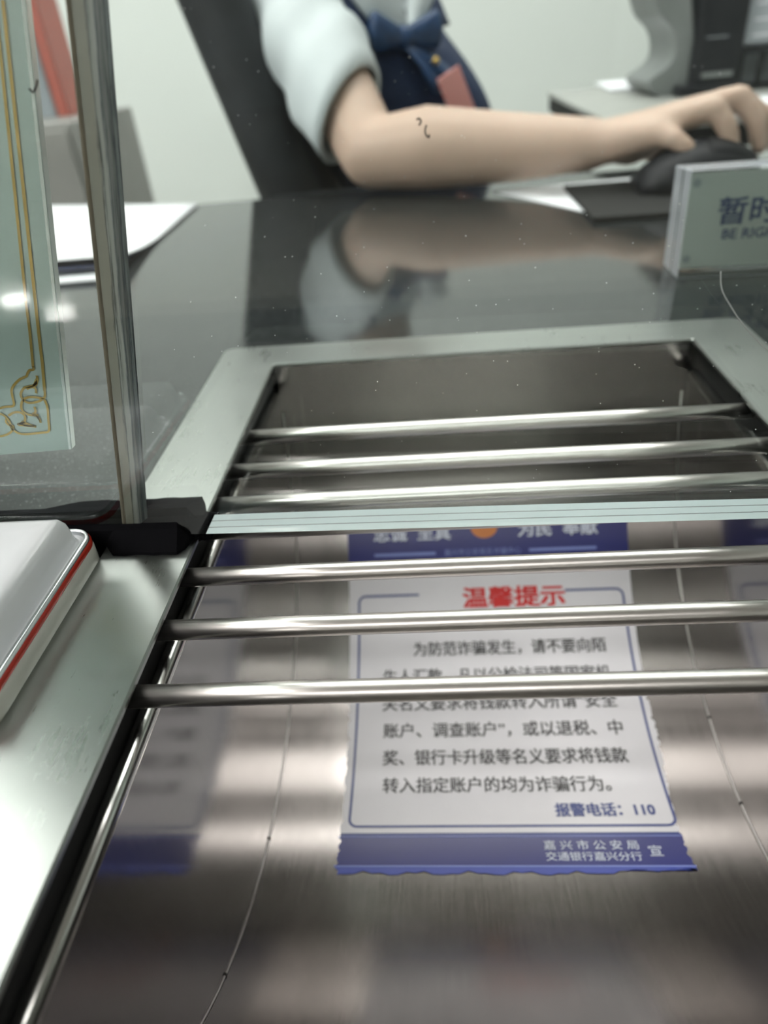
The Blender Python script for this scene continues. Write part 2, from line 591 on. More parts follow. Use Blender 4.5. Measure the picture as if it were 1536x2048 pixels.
b = bmesh.new()                                  # bowl sheet
N = 96
rows = []
for k in range(N + 1):
    a = math.radians(-93 + 186 * k / N)
    if k in (0, N):
        pass
    rows.append((BC + BR * math.sin(a), BZ - BR * math.cos(a)))
x0, x1 = -IX - 0.0005, IX + 0.0005
vs = [[b.verts.new((x, y, min(z, -0.0014))) for x in (x0, x0 * .33, x1 * .33, x1)] for y, z in rows]
for A, B in zip(vs[:-1], vs[1:]):
    for i in range(3):
        b.faces.new((A[i], A[i + 1], B[i + 1], B[i]))
bowl = tpart('bowl', b, 'bowl', smooth=True)
for sgn in (-1, 1):                              # flat end walls
    b = bmesh.new()
    pts = [(y, z) for y, z in rows if z < -0.0155]
    prism(b, [(pts[0][0], -0.0155)] + pts + [(pts[-1][0], -0.0155)], 'x', sgn * IX, sgn * (IX + 0.001))
    tpart('end_wall', b, 'endwall')
    b = bmesh.new()                              # weld bead where wall meets bowl
    rr = [(sgn * (IX - 0.0002), BC + (BR - .0003) * math.sin(math.radians(a)), BZ - (BR - .0003) * math.cos(math.radians(a))) for a in range(-80, 81, 4)]
    tube(b, rr, 0.00035, 6)
    wd = tpart('weld_seam', b, 'weld', smooth=True)
    for a in ((-8, -33) if sgn < 0 else (14, -2)):
        b = bmesh.new()
        y, z = BC + (BR - .0004) * math.sin(math.radians(a)), BZ - (BR - .0004) * math.cos(math.radians(a))
        blob(b, (sgn * (IX - 0.0002), y, z), (0.0005, 0.0009, 0.0005))
        tpart('weld_burn', b, 'weld_burn', wd)
    b = bmesh.new()                              # rounded side rod below the rim edge
    tube(b, [(sgn * (IX + 0.0014), y, -0.0148) for y in (IY0 + .004, .1, .2, IY1 - 0.006)], 0.0025, 16)
    tpart('side_rod', b, 'rod', smooth=True)
gx, gy0, gy1 = IX + 0.0042, IY0 - 0.004, IY1 + 0.0075
for sgn in (-1, 1):                              # black sheets painting the shade in the gap between rim plate and bowl
    b = bmesh.new()
    box(b, sgn * gx - 0.0002, sgn * gx + 0.0002, gy0, gy1, -0.0165, -0.0014)
    tpart('gap_shade', b, 'gap')
for y in (0.1108, 0.1338, 0.1563, 0.1795, 0.2025, 0.2245, 0.2510):
    b = bmesh.new()
    tube(b, [(x, y + 0.0006 * x / IX, -0.0052) for x in (-IX - .0035, -.05, 0, .05, IX + .0035)], 0.0029, 20)
    tpart('bar', b, 'bar', smooth=True)

# ------------------------------------------------------------------ printed notice stuck in the bowl
RS = BR - 0.0003


def cyl(x, s, lift=0.0):
    a = s / RS
    r = RS - lift
    return V((x, BC + r * math.sin(a), BZ - r * math.cos(a)))


st = empty('notice_sticker', cyl(0, 0), 'white and navy Chinese fraud-warning notice with torn edges stuck inside the tray', 'sticker')
SO = cyl(0, 0)


def spart(name, b, mt, parent=st):
    return obj(name, to_local(b, SO), mt, parent, keep=True)


rnd = random.Random(11)
smin, smax = -0.0362, 0.1372


def ragged(s, side):
    base = (-0.0700 + (0.1372 - s) * 0.012) if side < 0 else (0.0742 - (0.1372 - s) * 0.022)
    amp = 0.0 if s > 0.05 else 0.0011
    j = math.sin(s * 900 + side) * 0.5 + math.sin(s * 2300 + side * 2) * 0.35 + math.sin(s * 390) * 0.6
    if side > 0 and s < 0.05:
        base += 0.0012 * math.sin((0.05 - s) * 70)
    return base + side * (-abs(amp * j))


b = bmesh.new()
NR, NC = 150, 40
grid = []
for k in range(NR + 1):
    s = smin + (smax - smin) * k / NR
    l, rr_ = ragged(s, -1), ragged(s, 1)
    row = []
    for c in range(NC + 1):
        x = l + (rr_ - l) * c / NC
        ss = s
        if k == 0:
            ss += 0.0007 * math.sin(x * 310) + 0.0005 * math.sin(x * 760 + 1) + (0.0028 * max(0, (x - 0.03) / 0.04))
        row.append(b.verts.new(cyl(x, ss)))
    grid.append(row)
for k in range(NR):
    s = smin + (smax - smin) * (k + 0.5) / NR
    mi = 0
    if s > 0.1168:
        mi = 1
    elif s < -0.0330:
        mi = 2
    elif s < -0.0190:
        mi = 1
    elif s < -0.0180:
        mi = 3
    for c in range(NC):
        f = b.faces.new((grid[k][c], grid[k][c + 1], grid[k + 1][c + 1], grid[k + 1][c]))
        f.material_index = mi
        f.smooth = True
spart('sheet', b, ['vinyl', 'ink_navy', 'ink_blue', 'ink_frame'])


def strip(b, x0, x1, s0, s1, lift=0.00012, nx=2, ns=2):
    g = [[b.verts.new(cyl(x0 + (x1 - x0) * i / nx, s0 + (s1 - s0) * j / ns, lift)) for i in range(nx + 1)] for j in range(ns + 1)]
    for j in range(ns):
        for i in range(nx):
            b.faces.new((g[j][i], g[j][i + 1], g[j + 1][i + 1], g[j + 1][i]))


def sline(b, pts, wd, lift=0.00012):
    """printed line of width wd through (x, s) points"""
    L = []
    for i, p in enumerate(pts):
        a, c = pts[max(i - 1, 0)], pts[min(i + 1, len(pts) - 1)]
        t = V((c[0] - a[0], c[1] - a[1])).normalized()
        nn = V((-t.y, t.x)) * wd / 2
        L.append((b.verts.new(cyl(p[0] + nn.x, p[1] + nn.y, lift)), b.verts.new(cyl(p[0] - nn.x, p[1] - nn.y, lift))))
    for A, B in zip(L[:-1], L[1:]):
        b.faces.new((A[0], A[1], B[1], B[0]))


b = bmesh.new()
fx0, fx1, fs0, fs1, fr = -0.0645, 0.0690, -0.0147, 0.0998, 0.0035
path = [(-0.0335, fs1)]
path += [(x, fs1) for x in (-0.05,)]
for cx, cs, a in ((fx0 + fr, fs1 - fr, 90), (fx0 + fr, fs0 + fr, 180), (fx1 - fr, fs0 + fr, 270), (fx1 - fr, fs1 - fr, 0)):
    for k in range(7):
        t = math.radians(a + 15 * k)
        path.append((cx + fr * math.cos(t), cs + fr * math.sin(t)))
    if a == 90:
        path += [(fx0, fs1 - fr + (fs0 - fs1 + 2 * fr) * k / 20) for k in range(1, 20)]
    if a == 270:
        path += [(fx1, fs0 + fr + (fs1 - fs0 - 2 * fr) * k / 20) for k in range(1, 20)]
path += [(0.05, fs1), (0.0405, fs1)]
sline(b, path, 0.0011)
spart('printed_frame', b, 'ink_frame')
b = bmesh.new()
strip(b, -0.0685, 0.0700, -0.0334, -0.0328)
spart('pale_line', b, 'ink_pale')
b = bmesh.new()
strip(b, -0.0685, 0.0690, -0.0197, -0.0193)
spart('pale_line', b, 'ink_pale')
b = bmesh.new()
strip(b, -0.0560, -0.0240, 0.1203, 0.1218)
spart('rule_line', b, 'ink_pale')
b = bmesh.new()
strip(b, 0.0240, 0.0580, 0.1203, 0.1218)
spart('rule_line', b, 'ink_pale')
b = bmesh.new()                                  # orange emblem in the top band
c0 = (0.0015, 0.1335)
for i in range(24):
    a0, a1 = 2 * math.pi * i / 24, 2 * math.pi * (i + 1) / 24
    r0 = 0.0068
    b.faces.new([b.verts.new(cyl(c0[0] + rr0 * math.cos(t), c0[1] + 0.8 * rr0 * math.sin(t), 0.00012)) for rr0, t in ((0.0001, a0), (r0, a0), (r0, a1), (0.0001, a1))])
spart('emblem', b, 'ink_orange')


def stext(name, body, x0, x1, s, mt, h=None, bold=0.0, lift=0.00016):
    t = fit_text(body, x0, x1, s, h)
    if bold:
        src = bmesh.new()
        me_ = bpy.data.meshes.new('t')
        t.to_mesh(me_)
        t.free()
        for k, (dx_, dy_) in enumerate(((-1, -.6), (1, -.6), (-1, .6), (1, .6), (0, 0))):
            n0 = len(src.verts)
            src.from_mesh(me_)
            src.verts.ensure_lookup_table()
            for v in src.verts[n0:]:
                v.co += V((dx_ * bold, dy_ * bold, 0.00001 * k))
        t = src
    for v in t.verts:
        v.co = cyl(v.co.x, v.co.y, lift + v.co.z)
    return spart(name, t, mt)


stext('heading_lettering', '温馨提示', -0.0108, 0.0400, 0.0975, 'ink_red', 0.0104, 0.0004)
BK = dict(h=0.0073, bold=0.00013)
stext('body_lettering', '为防范诈骗发生，请不要向陌', -0.0368, 0.0572, 0.0718, 'ink_black', **BK)
stext('body_lettering', '生人汇款，凡以公检法司等国家机', -0.0520, 0.0575, 0.0582, 'ink_black', **BK)
stext('body_lettering', '关名义要求将钱款转入所谓“安全', -0.0522, 0.0580, 0.0447, 'ink_black', **BK)
stext('body_lettering', '账户、调查账户”，或以退税、中', -0.0516, 0.0578, 0.0312, 'ink_black', **BK)
stext('body_lettering', '奖、银行卡升级等名义要求将钱款', -0.0514, 0.0572, 0.0180, 'ink_black', **BK)
stext('body_lettering', '转入指定账户的均为诈骗行为。', -0.0510, 0.0470, 0.0047, 'ink_black', **BK)
stext('phone_lettering', '报警电话：110', 0.0218, 0.0620, -0.0074, 'ink_frame', 0.0060, 0.00025)
stext('footer_lettering', '嘉 兴 市 公 安 局', 0.0145, 0.0512, -0.0236, 'ink_white', 0.0042, 0.0)
stext('footer_lettering', '交通银行嘉兴分行', 0.0146, 0.0512, -0.0287, 'ink_white', 0.0040, 0.0)
stext('footer_lettering', '宣', 0.0545, 0.0596, -0.0262, 'ink_white', 0.0048, 0.0)
stext('motto_lettering', '忠诚  至真', -0.0560, -0.0160, 0.1318, 'ink_white', 0.0075, 0.0002)
stext('motto_lettering', '为民  奉献', 0.0190, 0.0590, 0.1318, 'ink_white', 0.0075, 0.0002)
stext('bureau_lettering', '嘉兴市公安局反诈骗中心', -0.0195, 0.0200, 0.1212, 'ink_pale', 0.0034, 0.0)

# ------------------------------------------------------------------ glass screen
GT, GB, GTOP = 0.018, 0.0030, 0.46
XE = -0.0935                                      # where the sealant ends
GY = 0.1645                                       # front face at x = 0
GA = -0.0215                                      # slight turn of the pane line
JS = 0.22                                         # slope of the cut joint


def jx(z):
    return -0.1150 + JS * (z - 0.0205)


def pane(name, left, right, label, edge_left):
    o = empty(name, (0, GY, GB), label, 'glass screen')
    o.rotation_euler = (0, 0, math.atan(GA))
    b = bmesh.new()
    xs = [(left(GB), GB), (right(GB), GB), (right(GTOP), GTOP), (left(GTOP), GTOP)]
    be = [0.0030 if (edge_left and i in (0, 3)) or (not edge_left and i in (1, 2)) else 0 for i in range(4)]
    A = [b.verts.new((x, 0, z - GB)) for x, z in xs]
    B = [b.verts.new((x + e, GT, z - GB)) for (x, z), e in zip(xs, be)]
    faces = [b.faces.new(A), b.faces.new(B[::-1])]
    for i in range(4):
        f = b.faces.new((A[i], B[i], B[(i + 1) % 4], A[(i + 1) % 4]))
        f.material_index = (1 if edge_left else 3) if i == 0 else (2 if (i == 3 and edge_left) or (i == 1 and not edge_left) else 0)
    bmesh.ops.recalc_face_normals(b, faces=b.faces)
    if edge_left:                                  # sealant stuck to the first stretch of the cut edge
        bot = [f for f in b.faces if f.material_index == 1]
        es = list({e for f in bot for e in f.edges})
        r_ = bmesh.ops.bisect_plane(b, geom=bot + es + list({v for f in bot for v in f.verts}), plane_co=(XE, 0, 0), plane_no=(1, 0, 0))
        for f in b.faces:
            if f.material_index == 1 and f.calc_center_median().x < XE:
                f.material_index = 3
    g = obj('glass_sheet', b, ['glass', 'glass_cut', 'glass_joint', 'silicone'], o, keep=True)
    return o


pane('glass_pane', lambda z: jx(z), lambda z: 0.7, 'thick laminated clear glass pane hanging over the tray with a pale cut lower edge', True)
pane('glass_pane', lambda z: -0.9, lambda z: jx(z) - 0.0012, 'thick clear glass pane on the left in front of the engraved plaque', False)

# black sealant under the left of the glass
b = bmesh.new()
ya = lambda x: GY + GA * x
rings = []
rnd = random.Random(3)
for i in range(61):
    x = -0.62 + (XE + 0.62) * (1 - (1 - i / 60) ** 2.2)
    e = max(0, (x - (XE - 0.006)) / 0.006)
    k = math.sqrt(max(0.02, 1 - e * e))
    y = ya(x)
    j = lambda a: rnd.uniform(-a, a)
    ef = max(0, min(1, (x - (XE - 0.0075)) / 0.003))
    yf = y - (0.0062 * math.sqrt(max(0.0, 1 - ef * ef)) + 0.0002 if x > -0.1262 else 0.0012) - j(0.0003)
    k = min(k, 1 - 0.8 * ef)
    yb = y + GT + 0.0150 * (1 if x > -0.150 else 0.45) + j(0.0003)
    zt = GB - 0.0002
    mid = (yf + yb) / 2
    prof = [(yf, CT), (yf + 0.0004, 0.0010 * k), (y - 0.0010, 0.0060 * k), (y - 0.0001, 0.0078 * k), (y - 0.0001, zt), (y + GT + 0.0001, zt),
            (y + GT + 0.0001, 0.0062 * k), (y + GT + 0.004, 0.0052 * k), (yb - 0.0008, 0.0008 * k), (yb, CT)]
    kk = 0.55 + 0.45 * k
    rings.append([(x, (y + GT / 2) + (py - y - GT / 2) * (kk if i > 40 else 1), pz) for py, pz in prof])
loft(b, rings, True, True)
tag(obj('sealant_bead', b, 'silicone', smooth=False), 'black silicone sealant bead under the left glass beside the tray rim', 'sealant')

# ------------------------------------------------------------------ engraved plaque behind the left glass
pl = empty('plaque', P(150, 892, GY + GT + 0.004), 'brushed silver plaque with a gold scroll border behind the left glass', 'plaque')
PY = ya(-0.13) + GT + 0.0012
pc = P(150, 892, PY, 0.0060)
pt = P(56, 0, PY, 0.0060)
pb = P(0, 903, PY, 0.0060)
vv = (pt - pc).normalized()
uu = V((1, 0, 0)) - vv * vv.x
uu = (pc - pb).normalized()
pl.location = pc


def pq(u, v, d=0.0):
    q = uu * u + vv * v
    return V((q.x, d, q.z))


b = bmesh.new()
q4 = [(-0.13, -0.0), (0, 0), (0, 0.30), (-0.13, 0.30)]
A = [b.verts.new(pq(u, v, 0)) for u, v in q4]
B = [b.verts.new(pq(u, v, 0.0025)) for u, v in q4]
b.faces.new(A)
b.faces.new(B[::-1])
for i in range(4):
    f = b.faces.new((A[i], B[i], B[(i + 1) % 4], A[(i + 1) % 4]))
    f.material_index = 1
obj('plate', b, ['plaque', 'plaque_edge'], pl)
b = bmesh.new()
for u0, u1 in ((-0.0010, -0.0001),):
    b.faces.new([b.verts.new(pq(u, v, -0.0002)) for u, v in ((u0, 0.0), (u1, 0.0), (u1, 0.30), (u0, 0.30))])
obj('bright_edge', b, 'plaque_edge', pl)


def zo(zx, zy):
    q = P(zx / 5.12, 600 + zy / 5.12, PY, 0.0060) - pc
    return V((q.x, -0.0003, q.z))


def ribbon(b, pts, wd):
    pts = [V(p) for p in pts]
    L = []
    for i, p in enumerate(pts):
        t = (pts[min(i + 1, len(pts) - 1)] - pts[max(i - 1, 0)]).normalized()
        nn = t.cross(V((0, 1, 0))) * wd / 2
        L.append((b.verts.new(p + nn), b.verts.new(p - nn)))
    for A, B in zip(L[:-1], L[1:]):
        b.faces.new((A[0], A[1], B[1], B[0]))


def smooth_pts(pts, n=4):
    out = []
    for i in range(len(pts) - 1):
        p0, p1, p2, p3 = pts[max(i - 1, 0)], pts[i], pts[i + 1], pts[min(i + 2, len(pts) - 1)]
        for k in range(n):
            t = k / n
            out.append(tuple(0.5 * (2 * p1[c] + (p2[c] - p0[c]) * t + (2 * p0[c] - 5 * p1[c] + 4 * p2[c] - p3[c]) * t * t + (3 * p1[c] - p0[c] - 3 * p2[c] + p3[c]) * t ** 3) for c in range(len(p1))))
    out.append(tuple(pts[-1]))
    return out


b = bmesh.new()
ribbon(b, [zo(-20, -3072), zo(300, 0), zo(340, 300), zo(375, 660)], 0.00075)
ribbon(b, [zo(60, -3072), zo(395, 0), zo(440, 400), zo(470, 640), zo(492, 900)], 0.00085)
obj('gold_line', b, 'gold', pl, keep=True)
b = bmesh.new()
for c in ([(375, 650), (378, 685), (340, 692), (318, 725), (308, 752), (240, 785), (185, 840), (160, 890), (167, 950), (182, 1045), (100, 1060), (0, 1080), (-200, 1095)],
          [(490, 890), (497, 940), (480, 975), (400, 965), (330, 965), (280, 990), (258, 1040), (270, 1100), (330, 1140), (400, 1150), (440, 1180), (455, 1225)],
          [(412, 745), (418, 800), (375, 848), (295, 866), (258, 910), (256, 955), (290, 1003), (350, 1022), (430, 1008), (480, 985), (510, 1030), (525, 1090), (533, 1200), (538, 1305), (470, 1322), (380, 1332), (270, 1336), (200, 1310), (160, 1270), (140, 1210), (100, 1160), (50, 1132), (-20, 1150)],
          [(408, 925), (402, 880), (365, 862), (310, 880)],
          [(130, 1150), (185, 1118), (250, 1118), (295, 1155), (288, 1215), (225, 1240), (300, 1250), (410, 1262)],
          [(390, 1060), (402, 1110), (370, 1145)],
          [(105, 1180), (110, 1220), (150, 1250), (180, 1260), (160, 1310), (100, 1345), (0, 1362), (-200, 1370)]):
    ribbon(b, [zo(*p) for p in smooth_pts(c)], 0.0007)
for c in ([(402, 770), (425, 830), (405, 860), (370, 850)], [(270, 1200), (325, 1225), (420, 1262), (330, 1262), (230, 1235)], [(385, 1120), (430, 1140), (455, 1222), (410, 1165)]):
    b.faces.new([b.verts.new(zo(*p)) for p in c])
obj('gold_scroll', b, 'gold', pl, keep=True)

# ------------------------------------------------------------------ white tin on the left of the rim
tx1, ty0, ty1 = -0.1258, 0.0950, 0.1650
tx0 = -0.245
tin = empty('tin_box', ((tx0 + tx1) / 2, (ty0 + ty1) / 2, CT), 'shallow white enamel tin with a red line round its lid beside the tray', 'tin box')
TC = V(((tx0 + tx1) / 2, (ty0 + ty1) / 2, CT))


def tin_rings(b, spec, cap_bottom=False, cap_top=False):
    rings = []
    for ins, z in spec:
        rr_ = max(0.0012, 0.0072 - ins)
        rings.append([(x, y, z) for x, y in rrect(tx0 + ins, tx1 - ins, ty0 + ins, ty1 - ins, rr_, 8)])
    L = [[b.verts.new(p) for p in r] for r in rings]
    n = len(L[0])
    for A, B in zip(L[:-1], L[1:]):
        for i in range(n):
            b.faces.new((A[i], A[(i + 1) % n], B[(i + 1) % n], B[i]))
    if cap_bottom:
        b.faces.new(L[0][::-1])
    if cap_top:
        b.faces.new(L[-1])


for nm, mt, spec, cb, ct in (
        ('tin_body', 'tin_cream', [(0.0006, CT), (0.0001, CT + 0.0006), (0.0, 0.0052), (0.0003, 0.0056)], True, False),
        ('lid_rim', 'tin_bare', [(0.0004, 0.0076), (0.0007, 0.0085), (0.0012, 0.0089), (0.0018, 0.0087), (0.0021, 0.0081), (0.0022, 0.0072)], False, False),
        ('red_line', 'tin_red', [(0.0003, 0.0054), (0.0001, 0.0058), (0.0001, 0.0072), (0.0004, 0.0077)], False, False),
        ('lid', 'enamel', [(0.0021, 0.0074), (0.0032, 0.0070), (0.0038, 0.0073), (0.0042, 0.0084), (0.0046, 0.0112), (0.0052, 0.0142), (0.0064, 0.0162), (0.0084, 0.0170), (0.0130, 0.0172)], False, True)):
    b = bmesh.new()
    tin_rings(b, spec, cb, ct)
    o = obj(nm, to_local(b, TC), mt, tin, smooth=True)

# ------------------------------------------------------------------ papers on the counter, left
def sheet(name, corners, z, curl, mt, label, cat, group=None, thick=0.0004):
    """near-right corner curl; corners in order near-left, near-right, far-right, far-left (x, y)"""
    b = bmesh.new()
    n = 14
    top, bot = [], []
    for j in range(n + 1):
        v = j / n
        ra, rb = [], []
        for i in range(n + 1):
            u = i / n
            p = (V(corners[0]) * (1 - u) + V(corners[1]) * u) * (1 - v) + (V(corners[3]) * (1 - u) + V(corners[2]) * u) * v
            h = z + curl * max(0, 1 - v / 0.45) ** 2
            ra.append(b.verts.new((p.x, p.y, h + thick)))
            rb.append(b.verts.new((p.x, p.y, h)))
        top.append(ra)
        bot.append(rb)
    for j in range(n):
        for i in range(n):
            b.faces.new((top[j][i], top[j][i + 1], top[j + 1][i + 1], top[j + 1][i]))
            b.faces.new((bot[j][i], bot[j + 1][i], bot[j + 1][i + 1], bot[j][i + 1]))
    for seq in ([(0, i) for i in range(n + 1)], [(n, i) for i in range(n, -1, -1)]):
        for a, c in zip(seq[:-1], seq[1:]):
            b.faces.new((bot[a[0]][a[1]], bot[c[0]][c[1]], top[c[0]][c[1]], top[a[0]][a[1]]))
    for i, rng in ((0, range(n, 0, -1)), (n, range(0, n))):
        for j in rng:
            k = j - 1 if i == 0 else j + 1
            b.faces.new((bot[j][i], bot[k][i], top[k][i], top[j][i]))
    c = sum((V((*q, 0)) for q in corners), V()) / 4
    c.z = z
    return tag(obj(name, to_local(b, c), mt, None, True, loc=c), label, cat, group)


tip = G(398, 406)
nr = G(225, 545)
nl = G(40, 560)
fl = G(40, 412)
sheet('paper_sheet', [(nl.x, nl.y - .012), (nr.x - 0.004, nr.y - .012), (tip.x - .004, tip.y - 0.004), (fl.x, fl.y)], CT + 0.0001, 0.0, 'paper', 'lowest flat sheet under the curled papers on the counter left', 'paper')
sheet('shading', [(nl.x, nl.y + .004), (nr.x + .002, nr.y + .004), (tip.x - .002, tip.y - 0.004), (fl.x, fl.y)], CT + 0.0008, 0.004, 'paper_shade', 'thin navy sheet added as the shade between the white sheets on the counter left', 'shading')  # dark sheet put in as the shade between the two papers
sheet('paper_sheet', [(nl.x, nl.y + .010), (nr.x + .006, nr.y + .010), (tip.x, tip.y - .003), (fl.x, fl.y)], CT + 0.0016, 0.009, 'paper', 'white sheet with a lifted near edge above the navy sheet added as shade', 'paper')

# ------------------------------------------------------------------ acrylic sign block, right
sa = G(1355, 560, CT)
sb = G(1536, 551, CT)
ang = math.atan2(sb.y - sa.y, sb.x - sa.x)
sg = empty('sign_holder', (sa.x, sa.y, CT), 'clear acrylic block sign with blue Chinese lettering standing behind the tray', 'sign', rot=(math.radians(-4), 0, ang))
SW, SH, ST = 0.108, 0.0555, 0.033
b = bmesh.new()
box(b, 0, SW, 0, 0.0150, 0.0002, SH, 0.0009)
for f in b.faces:
    if abs(f.normal.y) < 0.5:
        f.material_index = 1
obj('front_plate', b, ['acrylic', 'acrylic_edge'], sg)
b = bmesh.new()
box(b, 0, SW, 0.0168, ST, 0.0002, SH, 0.0009)
for f in b.faces:
    if abs(f.normal.y) < 0.5:
        f.material_index = 1
obj('back_plate', b, ['acrylic', 'acrylic_edge'], sg)
b = bmesh.new()
box(b, 0.004, SW - 0.004, 0.0154, 0.0164, 0.0025, SH - 0.003)
obj('card', b, 'sign_card', sg)
b = fit_text('暂时离开', 0.0215, SW - 0.0215, 0.0323, 0.0150, 0.0002)
for v in b.verts:
    v.co = V((v.co.x, 0.01525, v.co.y))
obj('sign_lettering', b, 'sign_ink', sg, keep=True)
b = fit_text('BE RIGHT BACK', 0.0255, SW - 0.0255, 0.0202, 0.0056, 0.0002)
for v in b.verts:
    v.co = V((v.co.x, 0.01525, v.co.y))
obj('sign_lettering', b, 'sign_ink', sg, keep=True)
for x in (0.008, SW - 0.008):
    for z in (0.0075, SH - 0.008):
        b = bmesh.new()
        bmesh.ops.create_cone(b, cap_ends=True, segments=16, radius1=0.0022, radius2=0.0022, depth=0.0014, matrix=Matrix.Translation((x, 0.0159, z)) @ Matrix.Rotation(math.pi / 2, 4, 'X'))
        obj('magnet', b, 'palep', sg)

# ------------------------------------------------------------------ right: pad, paper, mouse
sheet('paper_sheet', [tuple(G(1165, 420).xy), (0.42, 0.56), (0.46, 0.735), tuple(G(985, 380).xy)], CT + 0.0002, 0, 'paper', 'white sheet lying under the right wrist on the counter', 'paper')
pad = bmesh.new()
a_ = G(1172, 425)
box(pad, a_.x, a_.x + 0.20, a_.y - 0.03, a_.y + 0.10, CT + 0.0008, CT + 0.0042, 0.001)
c = V((a_.x + 0.1, a_.y + 0.035, CT + 0.0008))
tag(obj('mouse_pad', to_local(pad, c), 'edge', None, loc=c), 'thin black pad under the mouse', 'mouse pad')
MZ = CT + 0.0044
ms = empty('mouse', (0.198, 0.632, MZ), 'black computer mouse under the right hand', 'mouse')
b = bmesh.new()
rings = []
for k in range(15):
    t = k / 14
    x = -0.046 + 0.092 * t
    wd = 0.031 * (math.sin(math.pi * (0.10 + 0.82 * t)) ** 0.45)
    ht = 0.035 * (math.sin(math.pi * (0.06 + 0.80 * t)) ** 0.62)
    rings.append([(x, wd * math.cos(a), 0.0 if math.sin(a) < 0 else ht * math.sin(a) ** 0.75) for a in [2 * math.pi * i / 20 for i in range(20)]])
loft(b, rings, True, True)
obj('shell', b, 'black', ms, True)
for sy in (-1, 1):
    b = bmesh.new()
    g = []
    for k in range(7):
        x = 0.004 + 0.038 * k / 6
        t = (x + 0.046) / 0.092
        wd = 0.031 * (math.sin(math.pi * (0.10 + 0.82 * t)) ** 0.45)
        ht = 0.035 * (math.sin(math.pi * (0.06 + 0.80 * t)) ** 0.62)
        g.append([b.verts.new((x, sy * wd * math.cos(a), ht * math.sin(a) ** 0.75 + 0.0008)) for a in [math.radians(d) for d in (50, 60, 70, 80, 87)]])
    for A, B in zip(g[:-1], g[1:]):
        for i in range(4):
            b.faces.new((A[i], A[i + 1], B[i + 1], B[i]))
    obj('button', b, 'black', ms, True)
b = bmesh.new()
bmesh.ops.create_cone(b, cap_ends=True, segments=20, radius1=0.008, radius2=0.008, depth=0.006, matrix=Matrix.Translation((0.022, 0, 0.026)) @ Matrix.Rotation(math.pi / 2, 4, 'X'))
obj('scroll_wheel', b, 'greyp', ms)

# ------------------------------------------------------------------ side desk behind on the right and what stands on it
DZ = 0.030
dl = G(1100, 184, DZ)
dn = G(1228, 250, DZ)
dy0, dy1, dx = 0.80, dl.y, (dl.x + dn.x) / 2
dk = empty('side_desk', (dx + 0.5, (dy0 + dy1) / 2, FZ), 'grey side desk with a dark front edge behind the hand', 'desk')
DO = V((dx + 0.5, (dy0 + dy1) / 2, FZ))
b = bmesh.new()
box(b, dx, dx + 1.0, dy0, dy1, DZ - 0.006, DZ, 0.001)
obj('desk_top', to_local(b, DO), 'desk', dk)
b = bmesh.new()
box(b, dx + 0.003, dx + 0.997, dy0 + 0.003, dy1 - 0.003, DZ - 0.026, DZ - 0.006)
obj('edge_band', to_local(b, DO), 'edge', dk)
for x in (dx + 0.02, dx + 0.95):
    b = bmesh.new()
    box(b, x, x + 0.025, 1.13, dy1 - 0.02, FZ, DZ - 0.026)
    obj('side_panel', to_local(b, DO), 'desk', dk)
p0, p1 = G(1205, 180, DZ), G(1300, 168, DZ)
sheet('paper_sheet', [(p0.x, p0.y - 0.06), (p1.x + 0.05, p0.y - 0.06), (p1.x + 0.05, p0.y + 0.10), (p0.x + .01, p0.y + 0.10)], DZ + 0.0002, 0, 'paper', 'white sheet on the grey side desk beside the black machine', 'paper', thick=0.004)

q0 = G(1372, 262, DZ)
sheet('paper_sheet', [(q0.x, 0.806), (q0.x + 0.25, 0.806), (q0.x + 0.25, 0.955), (q0.x + 0.05, 0.955)], DZ + 0.0002, 0, 'paper', 'white sheet on the front of the side desk behind the fingers', 'paper', thick=0.002)
q1 = G(1535, 252, DZ)
b = bmesh.new()
box(b, q1.x - 0.008, q1.x + 0.06, q1.y - 0.02, q1.y + 0.05, DZ + 0.0023, DZ + 0.012, 0.001)
c = V((q1.x, q1.y, DZ + 0.0023))
tag(obj('notebook', to_local(b, c), 'red_binder', None, loc=c), 'dark red notebook lying on the white sheet right of the hand', 'notebook')

MY = 1.08
mc = empty('counting_machine', (P(1400, 195, MY).x, MY, DZ), 'black desktop machine with a curved grey side on the side desk', 'machine')
MO = V((P(1400, 195, MY).x, MY, DZ))
prof = [(1296, -30), (1302, 0), (1312, 30), (1334, 55), (1343, 85), (1340, 115), (1324, 136), (1300, 153), (1290, 165), (1302, 186), (1350, 196), (1378, 196), (1378, 100), (1372, -30)]
pts = []
for x, y in smooth_pts(prof, 3):
    q = P(x, y, MY)
    pts.append((q.x, max(q.z, DZ + 0.0005)))
b = bmesh.new()
prism(b, pts, 'y', MY - 0.02, MY + 0.10)
obj('grey_side', to_local(b, MO), 'greyp', mc)
b = bmesh.new()
xa, xb = P(1345, 100, MY).x, P(1468, 100, MY).x
box(b, xa + .018, xb, MY - 0.035, MY + 0.11, DZ + 0.0005, 0.22, 0.006)
obj('housing', to_local(b, MO), 'black', mc)
b = bmesh.new()
box(b, xa + 0.03, xa + 0.055, MY - 0.036, MY - 0.034, DZ + 0.06, DZ + 0.061)
obj('mark', to_local(b, MO), 'palep', mc)
b = bmesh.new()
box(b, xa + 0.03, xb - 0.01, MY - 0.037, MY - 0.034, DZ + 0.018, DZ + 0.024)
obj('slot', to_local(b, MO), 'greyp', mc)
b = bmesh.new()
box(b, xa + 0.0, xb, MY - 0.05, MY - 0.022, DZ + 0.0004, DZ + 0.012, 0.002)
obj('base', to_local(b, MO), 'black', mc)

